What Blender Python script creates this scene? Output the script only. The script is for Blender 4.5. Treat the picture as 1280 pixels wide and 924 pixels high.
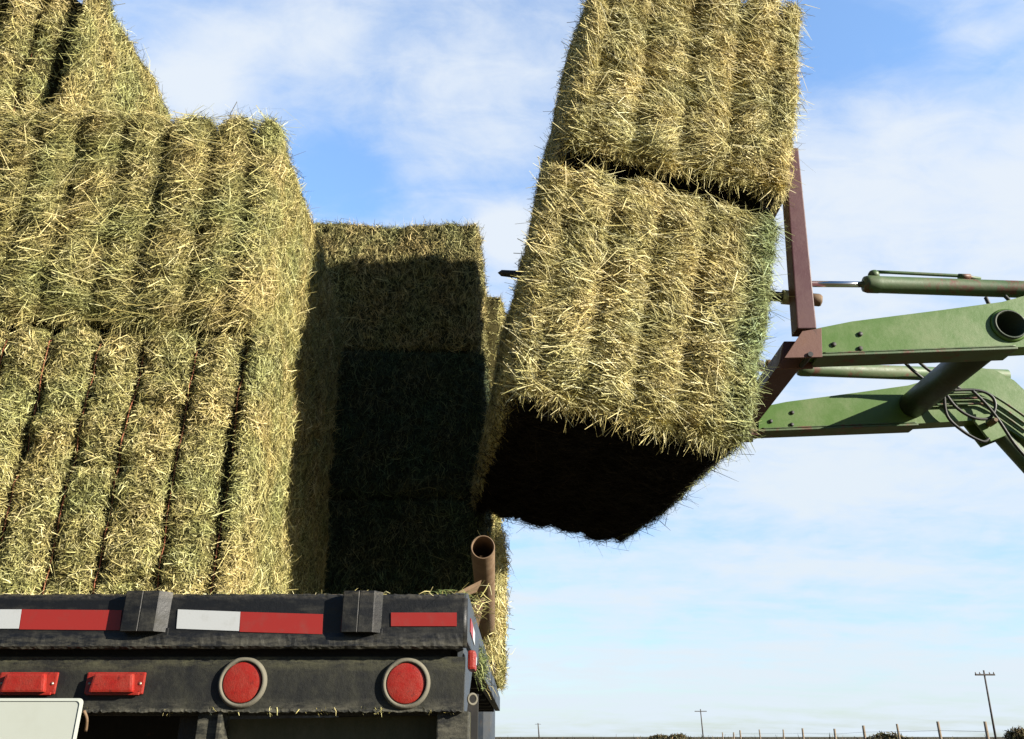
import bpy, bmesh, math, random
import numpy as np
from mathutils import Vector, Matrix, Euler
for o in list(bpy.data.objects): bpy.data.objects.remove(o)
S = bpy.context.scene
COL = S.collection
R = math.radians
# ------------------------------------------------------------------ camera
CAMH = 1.05
F_PX = 1050.0
PITCH = math.atan(459.0/F_PX)
cam = bpy.data.cameras.new('camera'); camo = bpy.data.objects.new('camera', cam); COL.objects.link(camo)
cam.sensor_width = 36; cam.lens = F_PX/1280*36; cam.clip_start = .05; cam.clip_end = 20000
camo.location = (0, 0, CAMH); camo.rotation_euler = (math.pi/2+PITCH, 0, 0)
S.camera = camo
def at(px, py, Y):
    """world point on the vertical plane at distance Y that the photo shows at px,py (1280x924)"""
    u = (px-640)/F_PX; v = -(py-462)/F_PX
    dy = math.cos(PITCH)-v*math.sin(PITCH); dz = math.sin(PITCH)+v*math.cos(PITCH)
    t = Y/dy
    return Vector((u*t, Y, CAMH+dz*t))
# ------------------------------------------------------------------ light
S.view_settings.view_transform = 'Standard'; S.view_settings.look = 'None'
S.view_settings.gamma = 1; S.view_settings.exposure = 1.15
SUN_BEHIND = 26.5; SUN_EL = 20.0
tosun = Vector((math.cos(R(SUN_BEHIND))*math.cos(R(SUN_EL)), -math.sin(R(SUN_BEHIND))*math.cos(R(SUN_EL)), math.sin(R(SUN_EL))))
sl = bpy.data.lights.new('sun', 'SUN'); sl.energy = 5.0; sl.angle = R(.5); sl.color = (1, .93, .80)
so = bpy.data.objects.new('sun', sl); COL.objects.link(so)
so.rotation_euler = tosun.to_track_quat('Z', 'Y').to_euler()

W = bpy.data.worlds.new('World'); S.world = W; W.use_nodes = True
nt = W.node_tree; nt.nodes.clear()
def N(t, **k):
    n = nt.nodes.new(t)
    for a, b in k.items(): setattr(n, a, b)
    return n
def link(a, b): nt.links.new(a, b)
def setin(n, **k):
    for a, b in k.items(): n.inputs[a].default_value = b
def wmath(op, a, b=None, c=None, clamp=False):
    n = N('ShaderNodeMath', operation=op, use_clamp=clamp)
    for i, x in enumerate((a, b, c)):
        if x is None: continue
        if isinstance(x, (int, float)): n.inputs[i].default_value = x
        else: link(x, n.inputs[i])
    return n.outputs[0]
def maprange(x, a, b, c, d, smooth=True):
    n = N('ShaderNodeMapRange'); n.interpolation_type = 'SMOOTHSTEP' if smooth else 'LINEAR'
    link(x, n.inputs[0])
    for i, v in enumerate((a, b, c, d)): n.inputs[i+1].default_value = v
    return n.outputs[0]
out = N('ShaderNodeOutputWorld'); bg = N('ShaderNodeBackground'); link(bg.outputs[0], out.inputs[0])
sky = N('ShaderNodeTexSky', sky_type='NISHITA', sun_disc=False, sun_elevation=R(SUN_EL), sun_rotation=math.atan2(tosun.x, tosun.y))
sky.altitude = 200; sky.air_density = 1.0; sky.dust_density = .6; sky.ozone_density = 2.0
SKYK = .10
bg.inputs[1].default_value = SKYK
tc = N('ShaderNodeTexCoord'); sep = N('ShaderNodeSeparateXYZ'); link(tc.outputs['Generated'], sep.inputs[0])
X, Y, Z = sep.outputs
zz = wmath('ADD', wmath('MAXIMUM', Z, 0.0), .16)
comb = N('ShaderNodeCombineXYZ'); link(wmath('DIVIDE', X, zz), comb.inputs[0]); link(wmath('DIVIDE', Y, zz), comb.inputs[1])
def wnoise(scale, detail, rough, dist, off=(0, 0, 0), sc=(1, 1, 1), src=None):
    m = N('ShaderNodeMapping'); m.inputs['Location'].default_value = off; m.inputs['Scale'].default_value = sc
    link(src or comb.outputs[0], m.inputs[0])
    n = N('ShaderNodeTexNoise'); setin(n, Scale=scale, Detail=detail, Roughness=rough, Distortion=dist); link(m.outputs[0], n.inputs['Vector'])
    return n.outputs[0]
n1 = wnoise(.9, 6, .55, .5, (3.1, .4, 0), (1, 1.5, 1))
n2 = wnoise(3.2, 8, .6, .35, (1, 7, 0))
n3 = wnoise(2.4, 6, .55, .3, (0, 2, 0), (.35, 1.6, 1))
def blob(px, py, w, h, amp):
    d = at(px, py, 1)-Vector((0, 0, CAMH)); d.normalize()
    d2 = at(px+10, py, 1)-Vector((0, 0, CAMH)); d2.normalize(); ex = (d2-d).normalized(); ez = ex.cross(d)
    def dot(v):
        n = N('ShaderNodeVectorMath', operation='DOT_PRODUCT'); link(tc.outputs['Generated'], n.inputs[0]); n.inputs[1].default_value = v
        return n.outputs['Value']
    a = wmath('DIVIDE', dot(ex), w/1150); b = wmath('DIVIDE', dot(ez), h/1150)
    r2 = wmath('ADD', wmath('MULTIPLY', a, a), wmath('MULTIPLY', b, b))
    front = wmath('GREATER_THAN', dot(d), .3)
    return wmath('MULTIPLY', wmath('MULTIPLY', wmath('EXPONENT', wmath('MULTIPLY', r2, -1.0)), front), amp)
n4 = wnoise(9, 8, .62, .5, (4, 1, 0), (1, 1.6, 1))
cl = wmath('ADD', wmath('MULTIPLY', n1, .62), wmath('ADD', wmath('MULTIPLY', n2, .78), wmath('MULTIPLY', n4, maprange(Z, .08, .45, .12, .5))))
for b in [(235, 110, 50, 40, .42), (290, 50, 50, 32, .2), (400, 40, 60, 40, .18), (560, 160, 160, 110, .20), (630, 295, 34, 40, .62), (600, 285, 18, 20, .2), (1150, 240, 220, 130, .40), (1215, 45, 50, 22, .34),
          (1100, 560, 260, 110, .30), (430, 215, 75, 70, -.30), (640, 225, 60, 30, -.1), (1120, 60, 150, 60, -.35), (1000, 70, 60, 60, -.15),
          (700, 80, 120, 60, .0), (80, 50, 80, 60, .1), (1100, 850, 300, 60, .12)]:
    if b[4]: cl = wmath('ADD', cl, blob(*b))
low = maprange(Z, .0, .5, .36, .0)
cl = wmath('ADD', cl, low)
cl = wmath('ADD', cl, wmath('MULTIPLY', wmath('SUBTRACT', n3, .5), maprange(Z, .02, .4, .75, .1)))
# clouds only on this side of the sky
cl = wmath('ADD', cl, maprange(Y, .1, .5, -.9, 0))
mask = wmath('MULTIPLY', maprange(cl, .66, 1.36, 0.10, 1), maprange(Y, .1, .45, .0, 1))
# blue of the clear sky
hs = N('ShaderNodeHueSaturation'); setin(hs, Saturation=1.1, Value=1.0); link(sky.outputs[0], hs.inputs['Color'])
mul = N('ShaderNodeMix', data_type='RGBA', blend_type='MULTIPLY'); mul.inputs[0].default_value = 1
link(hs.outputs[0], mul.inputs[6]); mul.inputs[7].default_value = (2.9, 2.9, 2.6, 1)
# added gain: sky brighter in view, dimmed beside and behind to cut fill
view_weight = maprange(Y, .15, .58, 0, 1); vm = N('ShaderNodeMix', data_type='RGBA'); link(view_weight, vm.inputs[0])
vm.inputs[6].default_value = (.42, .46, .5, 1); vm.inputs[7].default_value = (1.7, 1.85, 1.95, 1); link(vm.outputs[2], mul.inputs[7])
ccol = N('ShaderNodeValToRGB'); link(Z, ccol.inputs[0])
e = ccol.color_ramp.elements
e[0].position = 0.0; e[0].color = (.345, .392, .43, 1); e[1].position = .5; e[1].color = (.36, .395, .44, 1)
cs = N('ShaderNodeVectorMath', operation='SCALE'); link(ccol.outputs[0], cs.inputs[0]); cs.inputs[3].default_value = 1.0/SKYK
mx = N('ShaderNodeMix', data_type='RGBA'); link(mask, mx.inputs[0]); hz = N('ShaderNodeMix', data_type='RGBA', blend_type='MULTIPLY'); hz.inputs[0].default_value = 1; link(mul.outputs[2], hz.inputs[6])
hzr = N('ShaderNodeValToRGB'); link(Z, hzr.inputs[0]); hzr.color_ramp.elements[0].color = (.38, .42, .50, 1); hzr.color_ramp.elements[1].position = .55; hzr.color_ramp.elements[1].color = (1, 1, 1, 1)
link(hzr.outputs[0], hz.inputs[7]); link(hz.outputs[2], mx.inputs[6]); link(cs.outputs[0], mx.inputs[7])
link(mx.outputs[2], bg.inputs[0])

# ------------------------------------------------------------------ materials
def material(name, base, rough=.7, metal=0, spec=.5):
    m = bpy.data.materials.new(name); m.use_nodes = True
    b = m.node_tree.nodes['Principled BSDF']
    b.inputs['Base Color'].default_value = (*base, 1); b.inputs['Roughness'].default_value = rough; b.inputs['Metallic'].default_value = metal
    b.inputs['Specular IOR Level'].default_value = spec
    return m
class G:
    def __init__(s, m): s.m = m; s.t = m.node_tree; s.b = s.t.nodes['Principled BSDF']; s.tc = s.n('ShaderNodeTexCoord')
    def n(s, t, **k):
        x = s.t.nodes.new(t)
        for a, b in k.items(): setattr(x, a, b)
        return x
    def l(s, a, b): s.t.links.new(a, b)
    def noise(s, scale, detail=5, rough=.6, sc=(1, 1, 1), dist=0, coord='Object'):
        mp = s.n('ShaderNodeMapping'); mp.inputs['Scale'].default_value = sc; s.l(s.tc.outputs[coord], mp.inputs[0])
        x = s.n('ShaderNodeTexNoise'); x.inputs['Scale'].default_value = scale; x.inputs['Detail'].default_value = detail
        x.inputs['Roughness'].default_value = rough; x.inputs['Distortion'].default_value = dist; s.l(mp.outputs[0], x.inputs['Vector'])
        return x.outputs[0]
    def ramp(s, fac, stops, interp='LINEAR'):
        r = s.n('ShaderNodeValToRGB'); r.color_ramp.interpolation = interp; s.l(fac, r.inputs[0]); el = r.color_ramp.elements
        while len(el) < len(stops): el.new(.5)
        for q, (p, c) in zip(el, stops): q.position = p; q.color = (*c, 1) if len(c) == 3 else c
        return r.outputs[0]
    def mix(s, fac, a, b, mode='MIX'):
        x = s.n('ShaderNodeMix', data_type='RGBA', blend_type=mode)
        for i, v in ((0, fac), (6, a), (7, b)):
            if isinstance(v, float): x.inputs[i].default_value = v
            elif isinstance(v, tuple): x.inputs[i].default_value = (*v, 1)
            else: s.l(v, x.inputs[i])
        return x.outputs[2]
    def bump(s, h, strength=.3, dist=.01):
        x = s.n('ShaderNodeBump'); x.inputs['Strength'].default_value = strength; x.inputs['Distance'].default_value = dist
        s.l(h, x.inputs['Height']); s.l(x.outputs[0], s.b.inputs['Normal'])
def g3(v): return (v, v, v)
def worn(name, base, dirt, rust, rough=.5, dirt_amt=(.45, .7), rust_amt=(.62, .68), scale=6, sc=(1, 1, 1), metal=0.0, spec=.5, bumpk=.25):
    m = material(name, base, rough, metal, spec); g = G(m)
    d = g.ramp(g.noise(scale, 8, .65, sc), [(dirt_amt[0], g3(0)), (dirt_amt[1], g3(1))])
    d2 = g.ramp(g.noise(scale*9, 6, .7), [(.35, g3(.35)), (.7, g3(1))])
    dm = g.mix(1.0, d, d2, 'MULTIPLY')
    c = g.mix(dm, base, dirt)
    r = g.ramp(g.noise(scale*1.7, 9, .7, (1.3, 1.1, .9), .4), [(rust_amt[0], g3(0)), (rust_amt[1], g3(1))])
    c = g.mix(r, c, rust)
    g.l(c, g.b.inputs['Base Color'])
    g.l(g.ramp(dm, [(0, g3(rough)), (1, g3(min(1, rough+.4)))]), g.b.inputs['Roughness'])
    g.bump(g.noise(scale*6, 8, .7), bumpk, .004)
    return m
def hay(name, stops, tintA, tintB, rough=.75, edge=None):
    m = material(name, (.3, .3, .1), rough, 0, .25); g = G(m)
    geo = g.n('ShaderNodeNewGeometry')
    c = g.ramp(geo.outputs['Random Per Island'], stops)
    t = g.ramp(g.noise(3.2, 5, .6), [(.38, tintA), (.62, tintB)])
    c = g.mix(1.0, c, t, 'MULTIPLY')
    if edge:
        sp = g.n('ShaderNodeSeparateXYZ'); g.l(g.tc.outputs['Object'], sp.inputs[0])
        ad = g.n('ShaderNodeMath', operation='ADD'); g.l(sp.outputs[0], ad.inputs[0])
        nz = g.n('ShaderNodeMath', operation='MULTIPLY'); g.l(g.noise(5, 4, .6), nz.inputs[0]); nz.inputs[1].default_value = .35; g.l(nz.outputs[0], ad.inputs[1])
        c = g.mix(g.ramp(ad.outputs[0], [(.50, g3(0)), (.68, g3(1))]), c, g.mix(1.0, c, edge, 'MULTIPLY'))
    t2 = g.ramp(g.noise(22, 3, .6), [(.35, g3(.72)), (.62, g3(1.1))])
    c = g.mix(1.0, c, t2, 'MULTIPLY')
    g.l(c, g.b.inputs['Base Color'])
    return m
def core(name, a, b):
    m = material(name, a, .9, 0, .1); g = G(m)
    n = g.noise(170, 4, .7)
    g.l(g.ramp(n, [(.36, a), (.62, b)]), g.b.inputs['Base Color']); g.bump(n, .9, .01)
    return m
GREENHAY = [(0, (.045, .041, .014)), (.22, (.155, .138, .048)), (.5, (.36, .315, .130)), (.82, (.61, .54, .27)), (1, (.80, .72, .46))]
GOLDHAY = [(0, (.06, .048, .012)), (.16, (.24, .195, .066)), (.45, (.52, .445, .185)), (.8, (.76, .66, .34)), (1, (.86, .78, .52))]
SHADEDHAY = [(0, (.018, .026, .014)), (.4, (.055, .075, .040)), (.8, (.13, .15, .08)), (1, (.32, .33, .18))]  # darker stops: shade on the crosswise column put into the hay colour
M = {}
M['hay_green'] = hay('hay_green', GREENHAY, (.74, .84, .66), (1.10, 1.02, .86))
M['hay_gold'] = hay('hay_gold', GOLDHAY, (.85, .92, .86), (1.04, 1.0, .90))
M['hay_gold_green'] = hay('hay_gold_green', GOLDHAY, (.85, .92, .86), (1.04, 1.0, .90), edge=(.52, .68, .66))
M['hay_shaded'] = hay('hay_shaded', SHADEDHAY, (.75, .95, .80), (1.1, 1.0, .85))
M['hay_half_shaded'] = hay('hay_half_shaded', [(0, (.04, .036, .015)), (.3, (.15, .132, .054)), (.65, (.36, .315, .14)), (1, (.70, .61, .34))], (.8, .9, .75), (1.1, 1.0, .85))  # in-between stops: partial shade on the top crosswise bale put into the colour
M['core'] = core('hay_core', (.012, .010, .004), (.10, .085, .032))  # darkened backing: shade between the straws put into its colour
M['core_shaded'] = core('hay_core_shaded', (.006, .007, .003), (.045, .045, .018))  # backing of the crosswise column, its shade put into the colour
M['greenhay_fresh'] = hay('hay_fresh', [(0, (.05, .07, .02)), (.6, (.18, .20, .07)), (1, (.42, .40, .18))], (.8, 1, .8), (1, 1, 1))
M['twine'] = worn('twine_orange', (.30, .10, .045), (.22, .17, .08), (.12, .05, .03), .8, scale=30)

# ------------------------------------------------------------------ mesh helpers
def link_obj(name, me, mats, parent=None):
    o = bpy.data.objects.new(name, me); COL.objects.link(o)
    if not isinstance(mats, (list, tuple)): mats = [mats]
    for m in mats: me.materials.append(m)
    if parent is not None: o.parent = parent
    return o
def tag(o, label=None, cat=None, group=None, kind=None):
    if label: o['label'] = label
    if cat: o['category'] = cat
    if group: o['group'] = group
    if kind: o['kind'] = kind
    return o
def empty(name, loc=(0, 0, 0), rz=0):
    o = bpy.data.objects.new(name, None); COL.objects.link(o); o.location = loc; o.rotation_euler = (0, 0, rz); o.empty_display_size = .2
    return o
class MB:
    """collects shapes in world metres, links as one mesh"""
    def __init__(s): s.bm = bmesh.new()
    def box(s, x0, x1, y0, y1, z0, z1, bev=.003, mat=None):
        r = bmesh.ops.create_cube(s.bm, size=1)['verts']
        for v in r: v.co = Vector((x0+(v.co.x+.5)*(x1-x0), y0+(v.co.y+.5)*(y1-y0), z0+(v.co.z+.5)*(z1-z0)))
        if bev:
            ed = list({e for v in r for e in v.link_edges})
            bmesh.ops.bevel(s.bm, geom=ed, offset=bev, segments=2, affect='EDGES', profile=.6)
        return s
    def prism(s, poly, axis, a, b, bev=0):
        """poly: 2D points; axis 'y': (x,z) extruded y a..b ; 'z': (x,y); 'x': (y,z)"""
        def P(p, t): return {'y': (p[0], t, p[1]), 'z': (p[0], p[1], t), 'x': (t, p[0], p[1])}[axis]
        A = [s.bm.verts.new(P(p, a)) for p in poly]; B = [s.bm.verts.new(P(p, b)) for p in poly]
        n = len(poly); fs = [s.bm.faces.new(A), s.bm.faces.new(B[::-1])]
        for i in range(n): fs.append(s.bm.faces.new((A[i], B[i], B[(i+1) % n], A[(i+1) % n])))
        if bev:
            ed = list({e for f in fs for e in f.edges}); bmesh.ops.bevel(s.bm, geom=ed, offset=bev, segments=2, affect='EDGES', profile=.6)
        return s
    def tube(s, pts, r, seg=12, caps=True, r2=None, smooth=0):
        pts = [Vector(p) for p in pts]
        if smooth:
            q = []
            for i in range(len(pts)-1):
                p0 = pts[max(i-1, 0)]; p1 = pts[i]; p2 = pts[i+1]; p3 = pts[min(i+2, len(pts)-1)]
                for k in range(smooth):
                    t = k/smooth
                    q.append(.5*((2*p1)+(p2-p0)*t+(2*p0-5*p1+4*p2-p3)*t*t+(3*p1-p0-3*p2+p3)*t**3))
            q.append(pts[-1]); pts = q
        rings = []; n = len(pts); prev = None
        for i, p in enumerate(pts):
            d = (pts[min(i+1, n-1)]-pts[max(i-1, 0)]).normalized()
            if prev is None:
                a = d.orthogonal().normalized()
            else:
                a = (prev-d*prev.dot(d)).normalized()
            prev = a; b = d.cross(a)
            rr = r if r2 is None else r+(r2-r)*i/(n-1)
            rings.append([s.bm.verts.new(p+rr*(a*math.cos(2*math.pi*k/seg)+b*math.sin(2*math.pi*k/seg))) for k in range(seg)])
        for i in range(n-1):
            for k in range(seg):
                f = s.bm.faces.new((rings[i][k], rings[i][(k+1) % seg], rings[i+1][(k+1) % seg], rings[i+1][k])); f.smooth = True
        if caps:
            s.bm.faces.new(rings[0][::-1]); s.bm.faces.new(rings[-1])
        return s
    def lathe(s, c, axis, prof, seg=40, caps=True):
        """prof: (radius, along) pairs from centre c along axis"""
        ax = Vector(axis).normalized(); a = ax.orthogonal().normalized(); b = ax.cross(a); c = Vector(c); rings = []
        for (r, t) in prof:
            rings.append([s.bm.verts.new(c+ax*t+r*(a*math.cos(2*math.pi*k/seg)+b*math.sin(2*math.pi*k/seg))) for k in range(seg)])
        for i in range(len(prof)-1):
            for k in range(seg):
                f = s.bm.faces.new((rings[i][k], rings[i][(k+1) % seg], rings[i+1][(k+1) % seg], rings[i+1][k])); f.smooth = True
        if caps and prof[0][0] > 1e-5: s.bm.faces.new(rings[0][::-1])
        if caps and prof[-1][0] > 1e-5: s.bm.faces.new(rings[-1])
        return s
    def build(s, name, mat, parent=None):
        bmesh.ops.recalc_face_normals(s.bm, faces=s.bm.faces)
        me = bpy.data.meshes.new(name); s.bm.to_mesh(me); s.bm.free()
        return link_obj(name, me, mat, parent)

# ------------------------------------------------------------------ numpy value noise
class VN:
    def __init__(s, seed): s.t = np.random.RandomState(seed).rand(32, 32, 32)*2-1
    def __call__(s, p, sc=1.0):
        q = np.asarray(p)*sc+100.37; i = np.floor(q).astype(int); f = q-i; f = f*f*(3-2*f); i &= 31; j = (i+1) & 31
        t = s.t; x0, y0, z0 = i.T; x1, y1, z1 = j.T; fx, fy, fz = f.T
        c00 = t[x0, y0, z0]*(1-fx)+t[x1, y0, z0]*fx; c10 = t[x0, y1, z0]*(1-fx)+t[x1, y1, z0]*fx
        c01 = t[x0, y0, z1]*(1-fx)+t[x1, y0, z1]*fx; c11 = t[x0, y1, z1]*(1-fx)+t[x1, y1, z1]*fx
        return (c00*(1-fy)+c10*fy)*(1-fz)+(c01*(1-fy)+c11*fy)*fz

def norm(a): return a/np.maximum(np.linalg.norm(a, axis=1, keepdims=True), 1e-9)
def blades_geo(P, D, Nn, L, Wd, rng, curl=.24, droop=0.0):
    """P base centre, D direction, Nn surface normal; three-station bent straw"""
    n = len(P); side = norm(np.cross(D, Nn+rng.normal(0, .45, (n, 3))))
    perp = norm(np.cross(D, side)); k = rng.normal(0, curl, (n, 1))*L[:, None]; k2 = rng.normal(0, curl, (n, 1))*L[:, None]
    a = P-D*L[:, None]*.5; b = P+side*k*.5+perp*k2*.3; c = P+D*L[:, None]*.5
    c = c-Nn*(np.abs(rng.normal(0, .10, (n, 1)))*L[:, None]); 
    if droop: c[:, 2] -= droop*L
    w = Wd[:, None]*.5
    V = np.stack([a-side*w*.8, a+side*w*.8, b+side*w, b-side*w, c+side*w*.35, c-side*w*.35], 1).reshape(-1, 3)
    base = (np.arange(n)*6)[:, None]
    Fq = np.concatenate([base+np.array([[0, 1, 2, 3]]), base+np.array([[3, 2, 4, 5]])], 1).reshape(-1, 4)
    return V, Fq
def np_mesh(name, V, Fq, mi=None, smooth=None):
    me = bpy.data.meshes.new(name); me.vertices.add(len(V)); me.vertices.foreach_set('co', V.astype(np.float32).ravel())
    me.loops.add(Fq.size); me.loops.foreach_set('vertex_index', Fq.astype(np.int32).ravel())
    me.polygons.add(len(Fq)); me.polygons.foreach_set('loop_start', np.arange(0, Fq.size, 4, dtype=np.int32))
    if mi is not None: me.polygons.foreach_set('material_index', mi.astype(np.int32))
    if smooth is not None: me.polygons.foreach_set('use_smooth', smooth)
    me.update(calc_edges=True); return me

# ------------------------------------------------------------------ hay bale
FACES = {'f': (1, -1), 'b': (1, 1), 'l': (0, -1), 'r': (0, 1), 'u': (2, -1), 't': (2, 1)}
def bale(label, loc, rot, Wd, Ln, Ht, mats, seed, dens, group, nstr=6, gdepth=.045, deep={}, lens=(.075, .035), straw=.0032,
         side_len=.035, fringe=0, rad=.085, sweep=.0, res=.022, lump=.022, twines=True, slant=0.0, taper=0.0, grough=1.0, bulge=.042, gwid={}, spread=.42, tail=0):
    rng = np.random.RandomState(seed); vn = VN(seed+7)
    xs = (-Wd/2+Wd*(np.arange(nstr)+.5)/nstr) if nstr else np.zeros(0)
    if nstr: xs = xs+rng.normal(0, .008, nstr)
    gd = np.array([gdepth*deep.get(i, 1) for i in range(nstr)])
    gw = np.array([gwid.get(i, .017*(1+.8*(deep.get(i, 1)-1)*.6)) for i in range(nstr)])
    half = np.array([Wd/2, Ln/2, Ht/2]); ctr = np.array([0, Ln/2, Ht/2])
    def surf(p):
        q0 = p-ctr; q = np.clip(q0, -(half-rad), half-rad); d = q0-q; n = norm(d); Pt = q+rad*n+ctr
        wob = .020*vn(Pt*np.array([0, 1, 1])+3.3, 2.2)+.008*vn(Pt*np.array([0, 1, 1]), 9)
        w = np.clip(1-np.abs(n[:, 0])*1.25, 0, 1)
        disp = np.zeros(len(p)); g = np.zeros(len(p))
        for x, gg, ww in zip(xs, gd, gw):
            gg = gg*(.85+.6*vn(Pt*np.array([0, 1, 1])+x*31, 3.1))
            e = np.exp(-((Pt[:, 0]+wob-x)/ww)**2); e2 = np.exp(-((Pt[:, 0]+wob-x)/(ww*2.6))**2)
            disp -= gg*(e*.55+e2*.45)*w*np.where((n[:, 2] < -.45) | (n[:, 1] > .3), .35, 1); g = np.maximum(g, e)
        if nstr:
            dmin = np.min(np.abs((Pt[:, 0]+wob)[:, None]-xs[None, :]), axis=1); sp_ = Wd/nstr/2
            t = np.clip(dmin/sp_, 0, 1); disp += w*np.where((n[:, 2] < -.45) | (n[:, 1] > .3), .25, 1)*bulge*(np.sqrt(1-(1-t)**2)-.75)*(1+.5*vn(Pt, 4))
        edge = np.clip(np.abs(n[:, 1])*np.abs(n[:, 2])*2, 0, 1)
        disp += -g*gdepth*.5*edge*w
        disp += lump*vn(Pt, 2.3)+lump*.6*vn(Pt, 6.5)+w*(.022*vn(Pt*np.array([.7, 1, 1.2]), 11)+.013*vn(Pt, 27))+.006*vn(Pt, 19)+.006*vn(Pt, 45)
        sd = np.clip(np.abs(n[:, 0])*1.2-.2, 0, 1)
        disp += sd*(.010*vn(Pt*np.array([.1, 1, .12]), 14)+.006*vn(Pt*np.array([.1, 1, .2]), 40))
        P2 = Pt+n*disp[:, None]
        P2[:, 0] += slant*(P2[:, 2]-Ht/2)
        P2[:, 0] *= 1+taper*(P2[:, 2]/Ht-.5)
        return P2, n, g*w
    V = []; Fq = []; off = 0; mi = []; sm = []
    for k, (ax, sg) in FACES.items():
        o1, o2 = [a for a in range(3) if a != ax]
        L1 = half[o1]*2; L2 = half[o2]*2; r = res if dens.get(k, 0) > 0 else .06
        n1 = max(4, int(L1/r)); n2 = max(4, int(L2/r))
        u, v = np.meshgrid(np.linspace(-1, 1, n1+1), np.linspace(-1, 1, n2+1), indexing='ij')
        p = np.zeros((u.size, 3)); p[:, o1] = u.ravel()*half[o1]; p[:, o2] = v.ravel()*half[o2]; p[:, ax] = sg*half[ax]; p += ctr
        P2, _, _ = surf(p); V.append(P2)
        i, j = np.meshgrid(np.arange(n1), np.arange(n2), indexing='ij'); a = (i*(n2+1)+j).ravel()+off
        q = np.stack([a, a+n2+1, a+n2+2, a+1], 1)
        flip = (sg > 0) == (ax == 1)
        if flip: q = q[:, ::-1]
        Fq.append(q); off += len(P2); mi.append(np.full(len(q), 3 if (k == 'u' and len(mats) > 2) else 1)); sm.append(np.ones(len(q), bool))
    for k, dn in dens.items():
        if dn <= 0: continue
        ax, sg = FACES[k]; o1, o2 = [a for a in range(3) if a != ax]
        n = int(dn*half[o1]*half[o2]*4)
        p = np.zeros((n, 3)); p[:, o1] = rng.uniform(-1, 1, n)*half[o1]; p[:, o2] = rng.uniform(-1, 1, n)*half[o2]; p[:, ax] = sg*half[ax]; p += ctr
        P2, nn, g = surf(p)
        ep = .008; e1 = np.zeros(3); e1[o1] = ep; e2_ = np.zeros(3); e2_[o2] = ep
        A1, _, _ = surf(p+e1); A2, _, _ = surf(p+e2_); tn = norm(np.cross(A1-P2, A2-P2)); tn *= np.sign((tn*nn).sum(1))[:, None]
        nn = norm(tn+nn*.25)
        keep = rng.rand(n) > g*.9; P2 = P2[keep]; nn = nn[keep]; g = g[keep]; n = len(P2)
        ex = np.array([1., 0, 0]); ez = np.array([0, 0, 1.]); ey = np.array([0, 1., 0])
        if ax == 1: T1, T2 = ex, ez
        elif ax == 2: T1, T2 = ex, ey
        else: T1, T2 = ey, ez
        if ax != 0:   # string faces: straws lie across the band, swirled a little
            ang = sweep+rng.normal(0, spread, n)+.9*vn(P2, 4.5)
            wild = rng.rand(n) < .18; ang[wild] = rng.uniform(0, math.pi, wild.sum())
            L = np.clip(rng.lognormal(math.log(lens[0]), .54, n), .014, .30)
            fine = rng.rand(n) < .35; L[fine] *= .4
            L *= 1-.62*g
            tilt = rng.normal(.04, .22, n)
        else:         # cut sides: short stems, mostly upright
            ang = math.pi/2+rng.normal(0, .75, n)+.5*vn(P2, 3.5)
            L = np.clip(rng.lognormal(math.log(side_len), .62, n), .010, .20)
            tilt = rng.normal(.08, .28, n)
        # keep straws inside bands: shorter next to a groove
        st = rng.rand(n) < .025; tilt[st] = rng.uniform(.4, 1.3, st.sum()); 
        D = norm(np.cos(ang)[:, None]*T1+np.sin(ang)[:, None]*T2); D = D-nn*(D*nn).sum(1, keepdims=True); D = norm(norm(D)+nn*tilt[:, None])
        wd = straw*rng.uniform(.45, 1.25, n)
        lift = rng.uniform(-.006, .013, n); lift[st] += L[st]*.25
        B, Q = blades_geo(P2+nn*lift[:, None], D, nn, L, wd, rng)
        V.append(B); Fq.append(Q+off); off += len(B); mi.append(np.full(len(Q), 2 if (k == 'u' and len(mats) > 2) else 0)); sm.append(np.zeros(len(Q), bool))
    if fringe:      # loose tufts hanging from the bottom front edge and the corners
        nc = 46; cx = rng.uniform(-.5, .5, nc)*Wd; per = fringe//nc
        px = np.repeat(cx, per)+rng.normal(0, .02, per*nc); n = len(px)
        p = np.stack([px, np.zeros(n), np.zeros(n)], 1); P2, nn, g = surf(p)
        D = norm(np.stack([rng.normal(.05, .55, n), rng.normal(-.25, .3, n), rng.normal(-.8, .45, n)], 1)); L = np.clip(rng.lognormal(math.log(.07), .5, n), .02, .2)
        B, Q = blades_geo(P2+D*L[:, None]*.3, D, nn, L, straw*rng.uniform(.5, 1.3, n), rng)
        V.append(B); Fq.append(Q+off); off += len(B); mi.append(np.zeros(len(Q))); sm.append(np.zeros(len(Q), bool))
    if tail:      # stray stems round the whole outline
        n = tail; p = rng.uniform(-1, 1, (n, 3))*half
        e = rng.randint(0, 3, n)
        for a in range(3):
            for c in range(3):
                if c != a:
                    q = e == a; p[q, c] = np.sign(p[q, c])*half[c]
        P2, nn, g = surf(p+ctr)
        D = norm(nn+rng.normal(0, .6, (n, 3))); L = np.clip(rng.lognormal(math.log(.045), .5, n), .015, .14)
        B, Q = blades_geo(P2+D*L[:, None]*.35, D, nn, L, straw*rng.uniform(.3, .9, n), rng)
        V.append(B); Fq.append(Q+off); off += len(B); mi.append(np.zeros(len(Q))); sm.append(np.zeros(len(Q), bool))
    me = np_mesh('hay_bale', np.concatenate(V), np.concatenate(Fq), np.concatenate(mi), np.concatenate(sm))
    o = link_obj('hay_bale', me, list(mats)); o.location = loc; o.rotation_euler = rot
    tag(o, label, 'hay bale', group)
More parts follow.
